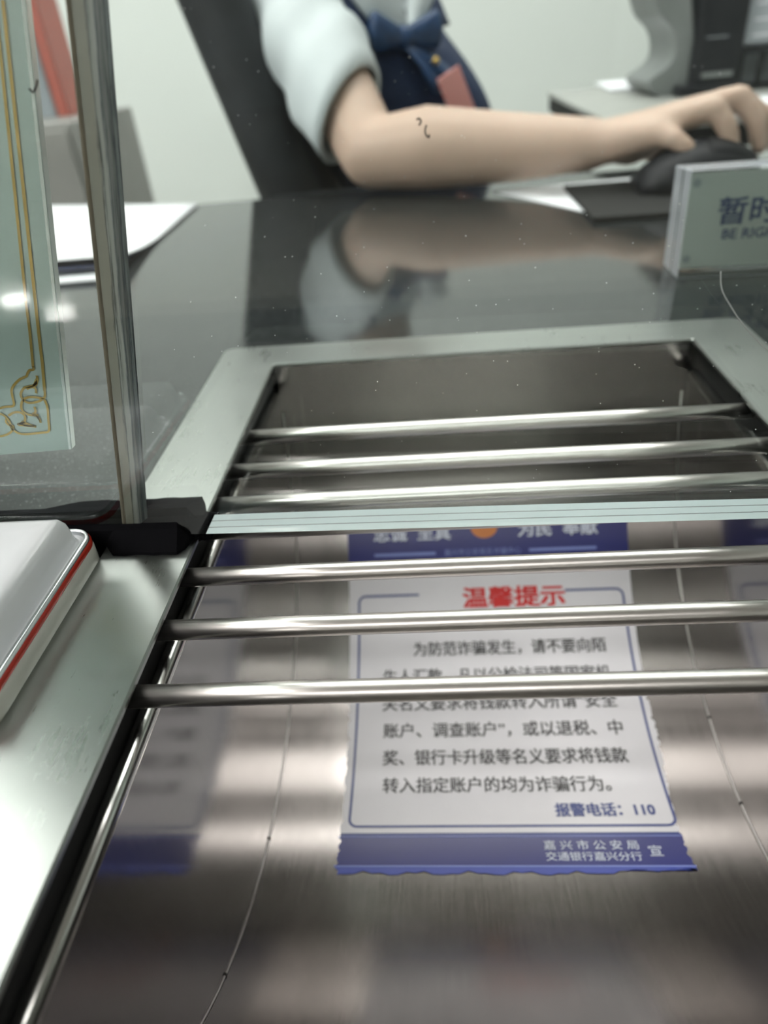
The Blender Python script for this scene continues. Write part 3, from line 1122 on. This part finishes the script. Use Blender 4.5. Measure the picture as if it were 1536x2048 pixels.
PX = P(1500, 60, MY)
pr = empty('document_rack', (PX.x + 0.08, MY, DZ), 'pale grey rack with dark bars on the side desk at the far right', 'rack')
RO = V((PX.x + 0.08, MY, DZ))
xl = P(1478, 60, MY).x
zb = P(1476, 100, MY).z
b = bmesh.new()
box(b, xl, xl + 0.2, MY - 0.02, MY + 0.1, zb + .004, 0.2, 0.004)
obj('upper_tray', to_local(b, RO), 'palep', pr)
b = bmesh.new()
for i in range(5):
    z = zb + 0.014 + i * 0.016
    box(b, xl + 0.01, xl + 0.19, MY - 0.0215, MY - 0.0195, z, z + 0.002)
obj('sheet_edge', to_local(b, RO), 'paper', pr)
b = bmesh.new()
box(b, xl, xl + 0.205, MY - 0.024, MY + 0.1, zb - 0.004, zb + 0.004)
obj('shelf', to_local(b, RO), 'black', pr)
b = bmesh.new()
box(b, xl, xl + 0.2, MY + 0.03, MY + 0.1, DZ + 0.004, zb - 0.004)
obj('lower_tray', to_local(b, RO), 'palep', pr)
for i in range(6):
    b = bmesh.new()
    x = xl + 0.0 + i * 0.026
    box(b, x, x + 0.006, MY - 0.02, MY - 0.014, DZ + 0.004, zb - 0.004)
    obj('upright', to_local(b, RO), 'edge', pr)
b = bmesh.new()
box(b, xl, xl + 0.205, MY - 0.03, MY + 0.1, DZ + 0.0004, DZ + 0.004)
obj('base', to_local(b, RO), 'black', pr)

# ------------------------------------------------------------------ cabinet and binders, back left
CY = 1.5
ca = P(262, 213, 1.85)
ca.y = CY
cb = P(80, 226, CY)
cw = 0.42
cab = empty('cabinet', (ca.x - cw / 2, CY + 0.2, FZ), 'low grey cabinet in front of the back wall at left', 'cabinet')
CO = V((ca.x - cw / 2, CY + 0.2, FZ))
b = bmesh.new()
box(b, ca.x - cw, ca.x, CY, CY + 0.35, FZ + 0.04, ca.z, 0.003)
obj('carcass', to_local(b, CO), 'cab', cab)
for i in range(2):
    d0 = ca.x - cw + 0.006 + i * cw / 2
    b = bmesh.new()
    box(b, d0, d0 + cw / 2 - 0.012, CY - 0.016, CY - 0.0005, FZ + 0.07, ca.z - 0.012, 0.002)
    dr = obj('door', to_local(b, CO), 'cab', cab)
    b = bmesh.new()
    hx_ = d0 + (cw / 2 - 0.035 if i == 0 else 0.02)
    box(b, hx_, hx_ + 0.01, CY - 0.028, CY - 0.0165, -0.25, -0.13, 0.002)
    obj('handle', to_local(b, CO), 'palep', dr)
b = bmesh.new()
box(b, ca.x - cw + .02, ca.x - .02, CY + 0.02, CY + 0.33, FZ, FZ + 0.04)
obj('plinth', to_local(b, CO), 'edge', cab)


def binder(px0, px1, py, mt, label, h, depth=0.10):
    p, q = P(px0, py, CY + 0.2), P(px1, py, CY + 0.2)
    e = empty('binder', ((p.x + q.x) / 2, CY + 0.2 + depth / 2, ca.z), label, 'binder')
    w2 = (q.x - p.x) / 2
    b = bmesh.new()
    box(b, -w2, w2, -depth / 2, -depth / 2 + 0.003, 0.0005, h, 0.001)
    box(b, -w2, -w2 + 0.003, -depth / 2, depth / 2, 0.0005, h)
    box(b, w2 - 0.003, w2, -depth / 2, depth / 2, 0.0005, h)
    obj('cover', b, mt, e)
    b = bmesh.new()
    box(b, -w2 + 0.004, w2 - 0.004, -depth / 2 + 0.006, depth / 2 - 0.004, 0.003, h - 0.01)
    obj('pages', b, 'paper', e)
    return e


binder(113, 138, 225, 'red_binder', 'red binder standing on the grey cabinet', 0.30)
binder(66, 112, 225, 'blue_binder', 'slate grey binder to the left of the red one on the cabinet', 0.27)

# ------------------------------------------------------------------ office chair
ch = empty('office_chair', (-0.06, 1.03, FZ), 'black upholstered office chair with a reclined back behind the seated teller', 'chair')
HO = V((-0.06, 1.03, FZ))
rec = math.radians(15)
b = bmesh.new()                                  # back: x thickness, y width, z height, then reclined
box(b, -0.036, 0.036, -0.205, 0.205, -0.16, 0.50, 0.03, 4)
for v in b.verts:
    v.co.x -= 0.010 * (1 - (v.co.y / 0.205) ** 2)
base = V((-0.138, 1.035, -0.15))
bmesh.ops.transform(b, matrix=Matrix.Translation(base) @ Matrix.Rotation(-rec, 4, 'Y') @ Matrix.Translation((0, 0, 0.16)), verts=b.verts)
obj('backrest', to_local(b, HO), 'leather', ch, True)
b = bmesh.new()
box(b, -0.17, 0.27, 0.83, 1.24, -0.385, -0.315, 0.028, 4)
obj('seat', to_local(b, HO), 'leather', ch, True)
for y in (0.805, 1.225):
    b = bmesh.new()
    box(b, -0.20, 0.08, y, y + 0.045, -0.045, -0.012, 0.012, 3)
    ar = obj('armrest', to_local(b, HO), 'leather', ch, True)
    b = bmesh.new()
    tube(b, [(-0.12, y + 0.0225, -0.04), (-0.12, y + 0.0225, -0.33), (-0.06, y + 0.04 if y < 1 else y, -0.37)], 0.014, 10)
    obj('armrest_post', to_local(b, HO), 'black', ar, True)
b = bmesh.new()
tube(b, [(-0.18, 1.035, -0.12), (-0.16, 1.035, -0.36), (-0.05, 1.035, -0.39), (0.05, 1.035, -0.39)], 0.025, 12)
obj('back_bracket', to_local(b, HO), 'black', ch, True)
b = bmesh.new()
tube(b, [(0.04, 1.035, -0.38), (0.04, 1.035, -0.69)], 0.026, 14)
obj('gas_column', to_local(b, HO), 'black', ch, True)
for k in range(5):
    a = 2 * math.pi * k / 5 + 0.3
    b = bmesh.new()
    e = V((0.04 + 0.27 * math.cos(a), 1.035 + 0.27 * math.sin(a), -0.70))
    tube(b, [(0.04, 1.035, -0.67), e], [0.024, 0.014], 10)
    lg = obj('leg', to_local(b, HO), 'black', ch, True)
    b = bmesh.new()
    bmesh.ops.create_cone(b, cap_ends=True, segments=16, radius1=0.026, radius2=0.026, depth=0.04,
                          matrix=Matrix.Translation((e.x, e.y, FZ + 0.027)) @ Matrix.Rotation(math.pi / 2, 4, 'X'))
    obj('caster', to_local(b, HO), 'black', lg)

# ------------------------------------------------------------------ the teller
PO = V((0.03, 1.0, FZ))
person = empty('person', PO, 'seated person in a white short-sleeved shirt and navy vest with an arm on the counter', 'person')
fF, fL = V((0.87, -0.49, 0)).normalized(), V((0.49, 0.87, 0)).normalized()
tilt = Matrix.Rotation(-0.0, 4, 'Y')


def at(x, y, z, f=0.0, l=0.0):
    return V((x, y, z)) + fF * f + fL * l


spine = [(0.055, 1.0, -0.245), (0.010, 1.0, -0.10), (-0.043, 1.0, 0.01), (-0.088, 1.0, 0.09), (-0.116, 1.0, 0.155), (-0.120, 1.0, 0.185)]
body = bmesh.new()
# torso
hw = [0.135, 0.110, 0.108, 0.110, 0.108, 0.070]
hd = [0.100, 0.085, 0.090, 0.095, 0.080, 0.050]


def tring(i, s=1.0, add=0.0, n=28):
    c = V(spine[i])
    return [c + fL * (hw[i] * s + add) * math.cos(2 * math.pi * k / n) + fF * (hd[i] * s + add) * math.sin(2 * math.pi * k / n) for k in range(n)]


loft(body, [tring(i) for i in range(6)], True, True)
for l in (-1, 1):
    blob(body, at(-0.082, 1.0, 0.075, 0.060, 0.050 * l), 0.034)          # bust
RSH, LSH = at(-0.114, 1.0, 0.162, 0.010, -0.100), at(-0.106, 1.0, 0.168, -0.035, 0.085)
blob(body, RSH, 0.046, at(-0.112, 1.0, 0.20, 0, -0.04), 0.045)
blob(body, LSH, 0.046, at(-0.112, 1.0, 0.20, 0, 0.04), 0.045)
NK = at(-0.105, 1.0, 0.215, 0.005)
HD = at(-0.100, 1.0, 0.365, 0.035)
blob(body, NK, 0.047, at(-0.100, 1.0, 0.29, 0.015), 0.043)
# head
blob(body, HD + V((0, 0, 0.03)) - fF * 0.012, (0.080, 0.078, 0.088))
blob(body, HD + fF * 0.022 + V((0, 0, -0.03)), (0.060, 0.060, 0.062))
blob(body, HD + fF * 0.048 + V((0, 0, -0.072)), 0.022)
blob(body, HD + fF * 0.076 + V((0, 0, 0.010)), 0.009, HD + fF * 0.092 + V((0, 0, -0.018)), 0.012)
blob(body, HD + fF * 0.072 + V((0, 0, -0.048)) - fL * 0.012, 0.008, HD + fF * 0.072 + V((0, 0, -0.048)) + fL * 0.012, 0.008)
for l in (-1, 1):
    blob(body, HD + fL * 0.079 * l + V((0, 0, 0.01)), (0.012, 0.007, 0.024))
# right arm along the counter
EL = V((-0.071, 0.735, 0.0330))
WR = V((0.122, 0.672, 0.0345))
blob(body, RSH, 0.040, RSH.lerp(EL, 0.55), 0.036)
blob(body, RSH.lerp(EL, 0.55), 0.036, EL, 0.0305)
blob(body, EL, 0.0305, EL.lerp(WR, 0.28) + V((0, 0, 0.003)), 0.0350)
blob(body, EL.lerp(WR, 0.28) + V((0, 0, 0.003)), 0.0350, EL.lerp(WR, 0.65), 0.0285)
blob(body, EL.lerp(WR, 0.65), 0.0285, WR, (0.0205, 0.024, 0.0205))
# right hand: palm, four fingers, thumb on the far side
kn = {'little': P(1318, 268, 0.640), 'ring': P(1352, 240, 0.648), 'middle': P(1385, 222, 0.664), 'index': P(1402, 222, 0.682)}
for nm in kn:
    blob(body, WR + V((0.012, (kn[nm].y - 0.664) * 0.5, 0.001)), 0.0165, kn[nm], 0.0112)
blob(body, WR + V((0.03, 0.0, -0.002)), (0.022, 0.024, 0.017), kn['ring'] + V((-0.012, 0.006, -0.008)), (0.014, 0.020, 0.012))
fing = {'little': [P(1350, 278, 0.628), P(1375, 297, 0.624), P(1388, 318, 0.622)],
        'ring': [P(1432, 216, 0.640), P(1458, 258, 0.634), P(1466, 305, 0.632)],
        'middle': [P(1482, 192, 0.660), P(1513, 240, 0.654), P(1520, 296, 0.652)],
        'index': [P(1490, 202, 0.684), P(1530, 236, 0.680), P(1545, 288, 0.676)]}
for nm, ch_ in fing.items():
    k = 0.88 if nm == 'little' else 1.0
    prev, rp = kn[nm], 0.0112 * k
    for q, rq in zip(ch_, (0.0094 * k, 0.0082 * k, 0.0068 * k)):
        blob(body, prev, rp, q, rq)
        prev, rp = q, rq
blob(body, WR + V((0.025, 0.014, -0.002)), 0.016, V((0.172, 0.694, 0.027)), 0.0125)
blob(body, V((0.172, 0.694, 0.027)), 0.0125, V((0.196, 0.690, 0.022)), 0.010)
blob(body, V((0.196, 0.690, 0.022)), 0.010, V((0.218, 0.682, 0.018)), 0.008)
# left arm resting in the lap
LE = at(-0.04, 1.0, -0.06, 0.0, 0.15)
LW = at(0.10, 1.0, -0.215, 0.13, 0.06)
blob(body, LSH, 0.044, LE, 0.034)
blob(body, LE, 0.034, LW, 0.024)
LK = LW + fF * 0.075 + V((0, 0, -0.012)) - fL * 0.01
for i in range(4):
    o_ = fL * (0.03 - 0.02 * i)
    blob(body, LW + o_ * 0.4, 0.017, LK + o_, 0.011)
    m1 = LK + o_ + fF * (0.034 - 0.004 * abs(i - 1)) + V((0, 0, -0.006))
    m2 = m1 + fF * 0.026 + V((0, 0, -0.012))
    blob(body, LK + o_, 0.0105, m1, 0.009)
    blob(body, m1, 0.009, m2, 0.0072)
t1 = LW + fF * 0.035 - fL * 0.04 + V((0, 0, -0.006))
blob(body, LW + fF * 0.01 - fL * 0.012, 0.015, t1, 0.011)
blob(body, t1, 0.011, t1 + fF * 0.03 - fL * 0.004, 0.008)
# legs
for l in (-1, 1):
    hp = at(0.055, 1.0, -0.265, 0.02, 0.07 * l)
    kn_ = hp + fF * 0.33 + V((0, 0, 0.005))
    an = kn_ + fF * 0.02 + V((0, 0, -0.385))
    blob(body, hp, 0.075, kn_, 0.050)
    blob(body, kn_, 0.050, kn_.lerp(an, 0.35), 0.047)
    blob(body, kn_.lerp(an, 0.35), 0.047, an, 0.030)
    blob(body, an + V((0, 0, -0.045)), 0.028, an + fF * 0.11 + V((0, 0, -0.062)), 0.024)
bm2 = fused(body, 0.0034, 8)
obj('body', to_local(bm2, PO), 'skin', person, True)
# eyes, hair
for l in (-1, 1):
    b = bmesh.new()
    blob(b, HD + fF * 0.066 + fL * 0.029 * l + V((0, 0, 0.008)), (0.010, 0.010, 0.007))
    obj('eye', to_local(b, PO), 'eye', person, True)
b = bmesh.new()
blob(b, HD + V((0, 0, 0.045)) - fF * 0.022, (0.092, 0.090, 0.088))
blob(b, HD - fF * 0.055 + V((0, 0, -0.01)), 0.06)
blob(b, HD - fF * 0.11 + V((0, 0, 0.0)), 0.042)
hb = fused(b, 0.006, 6)
obj('hair', to_local(hb, PO), 'hair', person, True)

# vest: torso shell from hip to chest with a V front
b = bmesh.new()
n = 48
rings = []
N_ = 26
for j in range(N_ + 1):
    t = j / N_ * 4.35
    i = min(int(t), 4)
    f = t - i
    c = V(spine[i]).lerp(V(spine[i + 1]), f)
    a, d = hw[i] * (1 - f) + hw[i + 1] * f, hd[i] * (1 - f) + hd[i + 1] * f
    bust = 0.022 * math.exp(-((c.z - 0.055) / 0.06) ** 2)
    row = []
    for k in range(n):
        th = 2 * math.pi * k / n
        ff = max(0, math.sin(th))
        row.append(c + fL * (a * 1.02 + 0.009) * math.cos(th) + fF * ((d + 0.009) * math.sin(th) + bust * ff ** 1.5))
    rings.append(row)
L = [[b.verts.new(p) for p in r] for r in rings]
for j in range(N_):
    zc = (rings[j][0].z + rings[j + 1][0].z) / 2
    for k in range(n):
        th = 2 * math.pi * (k + 0.5) / n
        if zc > 0.105 and abs(th - math.pi / 2) < (zc - 0.105) * 5.5:
            continue                                 # neckline
        b.faces.new((L[j][k], L[j][(k + 1) % n], L[j + 1][(k + 1) % n], L[j + 1][k]))
ve = obj('vest', to_local(b, PO), 'vest', person, True)
sd = ve.modifiers.new('cloth', 'SOLIDIFY')
sd.thickness = 0.004
sd.offset = 1
# shirt body under the vest
b = bmesh.new()
loft(b, [tring(i, 1.0, 0.005) for i in range(1, 6)], True, False)
obj('shirt', to_local(b, PO), 'shirt', person, True)
# shoulder straps of the vest
for l in (-1, 1):
    b = bmesh.new()
    ls = 0.085 if l < 0 else 0.050
    path = [at(-0.106, 1.0, 0.130, 0.094, ls * l), at(-0.114, 1.0, 0.180, 0.072, ls * l), at(-0.120, 1.0, 0.215, 0.02, ls * l), at(-0.122, 1.0, 0.208, -0.05, ls * l), at(-0.118, 1.0, 0.14, -0.085, ls * l)]
    path = [V(p) for p in smooth_pts([tuple(p) for p in path], 4)]
    rows_ = []
    for p in path:
        rows_.append([b.verts.new(p + fL * x) for x in (-0.034, -0.012, 0.012, 0.034)])
    for A, B in zip(rows_[:-1], rows_[1:]):
        for i in range(3):
            b.faces.new((A[i], A[i + 1], B[i + 1], B[i]))
    s_ = obj('vest_strap', to_local(b, PO), 'vest', ve, True)
    md = s_.modifiers.new('cloth', 'SOLIDIFY')
    md.thickness = 0.005


# sleeves, gathered and puffed, with a cuff band
def sleeve(sh, el, frac, r0, r1, flare, seed, hang=1.0):
    b = bmesh.new()
    ax = (el - sh)
    d = ax.normalized()
    u = d.orthogonal().normalized()
    w_ = d.cross(u)
    rows_ = []
    n = 40
    for j in range(19):
        t = j / 18
        c = sh - d * 0.040 + ax * (frac + 0.19) * t
        rad = r0 + (flare - r0) * math.sin(min(1, t * 1.15) * math.pi / 2) if t < 0.7 else flare + (r1 - flare) * ((t - 0.7) / 0.3) ** 1.3
        if t < 0.2:
            rad *= (0.35 + 0.65 * math.sqrt(t / 0.2))
        row = []
        for k in range(n):
            a = 2 * math.pi * k / n
            fold = 1 + 0.05 * math.sin(5 * a + seed + 4 * t) * math.sin(math.pi * t) + 0.10 * math.sin(19 * t + 1.7 * math.sin(a + seed)) * math.sin(math.pi * min(1, t * 1.2))
            off = (u * math.cos(a) + w_ * math.sin(a)) * rad * fold
            row.append(c + off - d * 0.75 * hang * t * off.dot(RT))
        rows_.append(row)
    loft(b, rows_, True, False)
    o = obj('sleeve', to_local(b, PO), 'shirt', person, True)
    md = o.modifiers.new('cloth', 'SOLIDIFY')
    md.thickness = 0.003
    md.offset = 1
    b = bmesh.new()
    c0, c1 = sh - d * 0.040 + ax * (frac + 0.19) * 0.93, sh - d * 0.040 + ax * (frac + 0.19) * 1.02
    loft(b, [[c + o_ - d * 0.75 * hang * o_.dot(RT) for o_ in [(u * math.cos(2 * math.pi * k / n) + w_ * math.sin(2 * math.pi * k / n)) * rr for k in range(n)]] for c, rr in ((c0, r1 + .006), (c1, r1 + 0.004), (c1, r1 - 0.001))], True, False)
    obj('cuff', to_local(b, PO), 'shirt', o, True)


sleeve(RSH, EL, 0.72, 0.045, 0.040, 0.048, 0.4)
sleeve(LSH, LE, 0.50, 0.044, 0.042, 0.046, 1.4, 0.0)
# collar wings
KN = P(806, 76, 0.892)
for l in (-1, 1):
    b = bmesh.new()
    if l < 0:
        k1 = [P(688, -30, .862), P(732, 26, .870), P(768, 68, .884)]
        k0 = [P(780, -60, .915), P(800, -10, .908), P(815, 50, .898)]
    else:
        k1 = [P(890, -40, .960), P(862, 10, .930), P(846, 58, .908)]
        k0 = [P(820, -60, .935), P(818, -10, .915), P(815, 50, .898)]
    k0 = smooth_pts([tuple(p) for p in k0], 5)
    k1 = smooth_pts([tuple(p) for p in k1], 5)
    A = [b.verts.new(p) for p in k0]
    B = [b.verts.new(p) for p in k1]
    for i in range(len(A) - 1):
        b.faces.new((A[i], A[i + 1], B[i + 1], B[i]))
    o = obj('collar', to_local(b, PO), 'shirt', person, True)
    md = o.modifiers.new('cloth', 'SOLIDIFY')
    md.thickness = 0.004
# bow tie: knot, loops and tails
bow = bmesh.new()
blob(bow, KN, 0.012)
bo = obj('bow_tie', to_local(bow, PO), 'bowtie', person, True)
for l in (-1, 1):
    b = bmesh.new()
    blob(b, KN, (0.006, 0.008, 0.008), KN + fL * 0.030 * l + RT * 0.016 * l + V((0.004, 0, 0.006)), (0.009, 0.010, 0.018))
    obj('bow_loop', to_local(b, PO), 'bowtie', bo, True)
for e_ in (P(888, 186, 0.893), P(930, 180, 0.925)):
    b = bmesh.new()
    rows_ = []
    for t in (0, .25, .5, .75, 1):
        c = KN.lerp(e_, t) + fF * 0.006 * math.sin(math.pi * t)
        rows_.append([c + fL * x * (0.008 + 0.011 * t) for x in (-1, 0, 1)])
    Lr = [[b.verts.new(p) for p in r] for r in rows_]
    for A, B in zip(Lr[:-1], Lr[1:]):
        for i in range(2):
            b.faces.new((A[i], A[i + 1], B[i + 1], B[i]))
    o = obj('bow_tail', to_local(b, PO), 'bowtie', bo, True)
    md = o.modifiers.new('cloth', 'SOLIDIFY')
    md.thickness = 0.003
b = bmesh.new()
blob(b, P(872, 122, 0.886), 0.0040)
obj('tie_pin', to_local(b, PO), 'gold', bo, True)
# red patterned badge on the chest
bd = P(919, 205, 0.884)
b = bmesh.new()
box(b, -0.014, 0.014, -0.0015, 0.0015, -0.024, 0.032, 0.001)
bmesh.ops.transform(b, matrix=Matrix.Translation(bd) @ Matrix.Rotation(math.radians(20), 4, 'Z') @ Matrix.Rotation(math.radians(-24), 4, 'Y'), verts=b.verts)
obj('badge', to_local(b, PO), 'badge', person)
# skirt and shoes
b = bmesh.new()
blob(b, at(0.055, 1.0, -0.25), (0.135, 0.145, 0.075))
for l in (-1, 1):
    hp = at(0.055, 1.0, -0.262, 0.02, 0.07 * l)
    blob(b, hp, 0.083, hp + fF * 0.27 + V((0, 0, 0.004)), 0.064)
sk = fused(b, 0.007, 6)
obj('skirt', to_local(sk, PO), 'skirt', person, True)
for l in (-1, 1):
    an = at(0.055, 1.0, -0.265, 0.02, 0.07 * l) + fF * 0.35 + V((0, 0, -0.38))
    b = bmesh.new()
    blob(b, an + V((0, 0, -0.068)), 0.036, an + fF * 0.12 + V((0, 0, -0.078)), 0.030)
    for v in b.verts:
        v.co.z = max(v.co.z, FZ + 0.001)
    obj('shoe', to_local(b, PO), 'black', person, True)

# ------------------------------------------------------------------ fibres and dust on the glass
def on_glass(px, py):
    d = ray(px, py)
    t = (GY + GA * -0.0 - CAM.y) / (d.y)
    q = CAM + d * t
    q.y = GY + GA * q.x - 0.0002
    return q


def fibre(name, pts, r, mt, label):
    b = bmesh.new()
    tube(b, [on_glass(*p) for p in smooth_pts(pts, 4)], r * 1.25, 5)
    return tag(obj(name, b, mt, None, True), label, 'fibre')


fibre('fibre', [(1438, 540), (1440, 575), (1458, 610), (1485, 650), (1515, 682), (1540, 705)], 0.00013, 'grey_fibre', 'long thin grey hair on the glass below the sign')
fibre('fibre', [(66, 160), (64, 172), (57, 186), (49, 178)], 0.00018, 'hair_fibre', 'short black hooked hair on the glass over the plaque')
fibre('fibre', [(833, 240), (838, 237), (842, 243), (838, 251)], 0.00016, 'hair_fibre', 'tiny curled black hair on the glass over the forearm')
fibre('fibre', [(853, 250), (850, 262), (853, 272), (858, 275), (858, 269)], 0.00014, 'hair_fibre', 'tiny forked black hair on the glass just right of the curled one')
b = bmesh.new()
rd = random.Random(8)
for i in range(240):
    px, py = rd.uniform(300, 1536), rd.uniform(0, 980)
    q = on_glass(px, py)
    blob(b, q, rd.uniform(0.00006, 0.00016) * (1.6 if rd.random() < 0.08 else 1), seg=5) if False else bmesh.ops.create_icosphere(b, subdivisions=1, radius=rd.uniform(0.00005, 0.00015), matrix=Matrix.Translation(q))
o = tag(obj('dust', b, 'dust'), 'fine pale dust specks scattered over the front of the glass', 'dust')
o['kind'] = 'stuff'
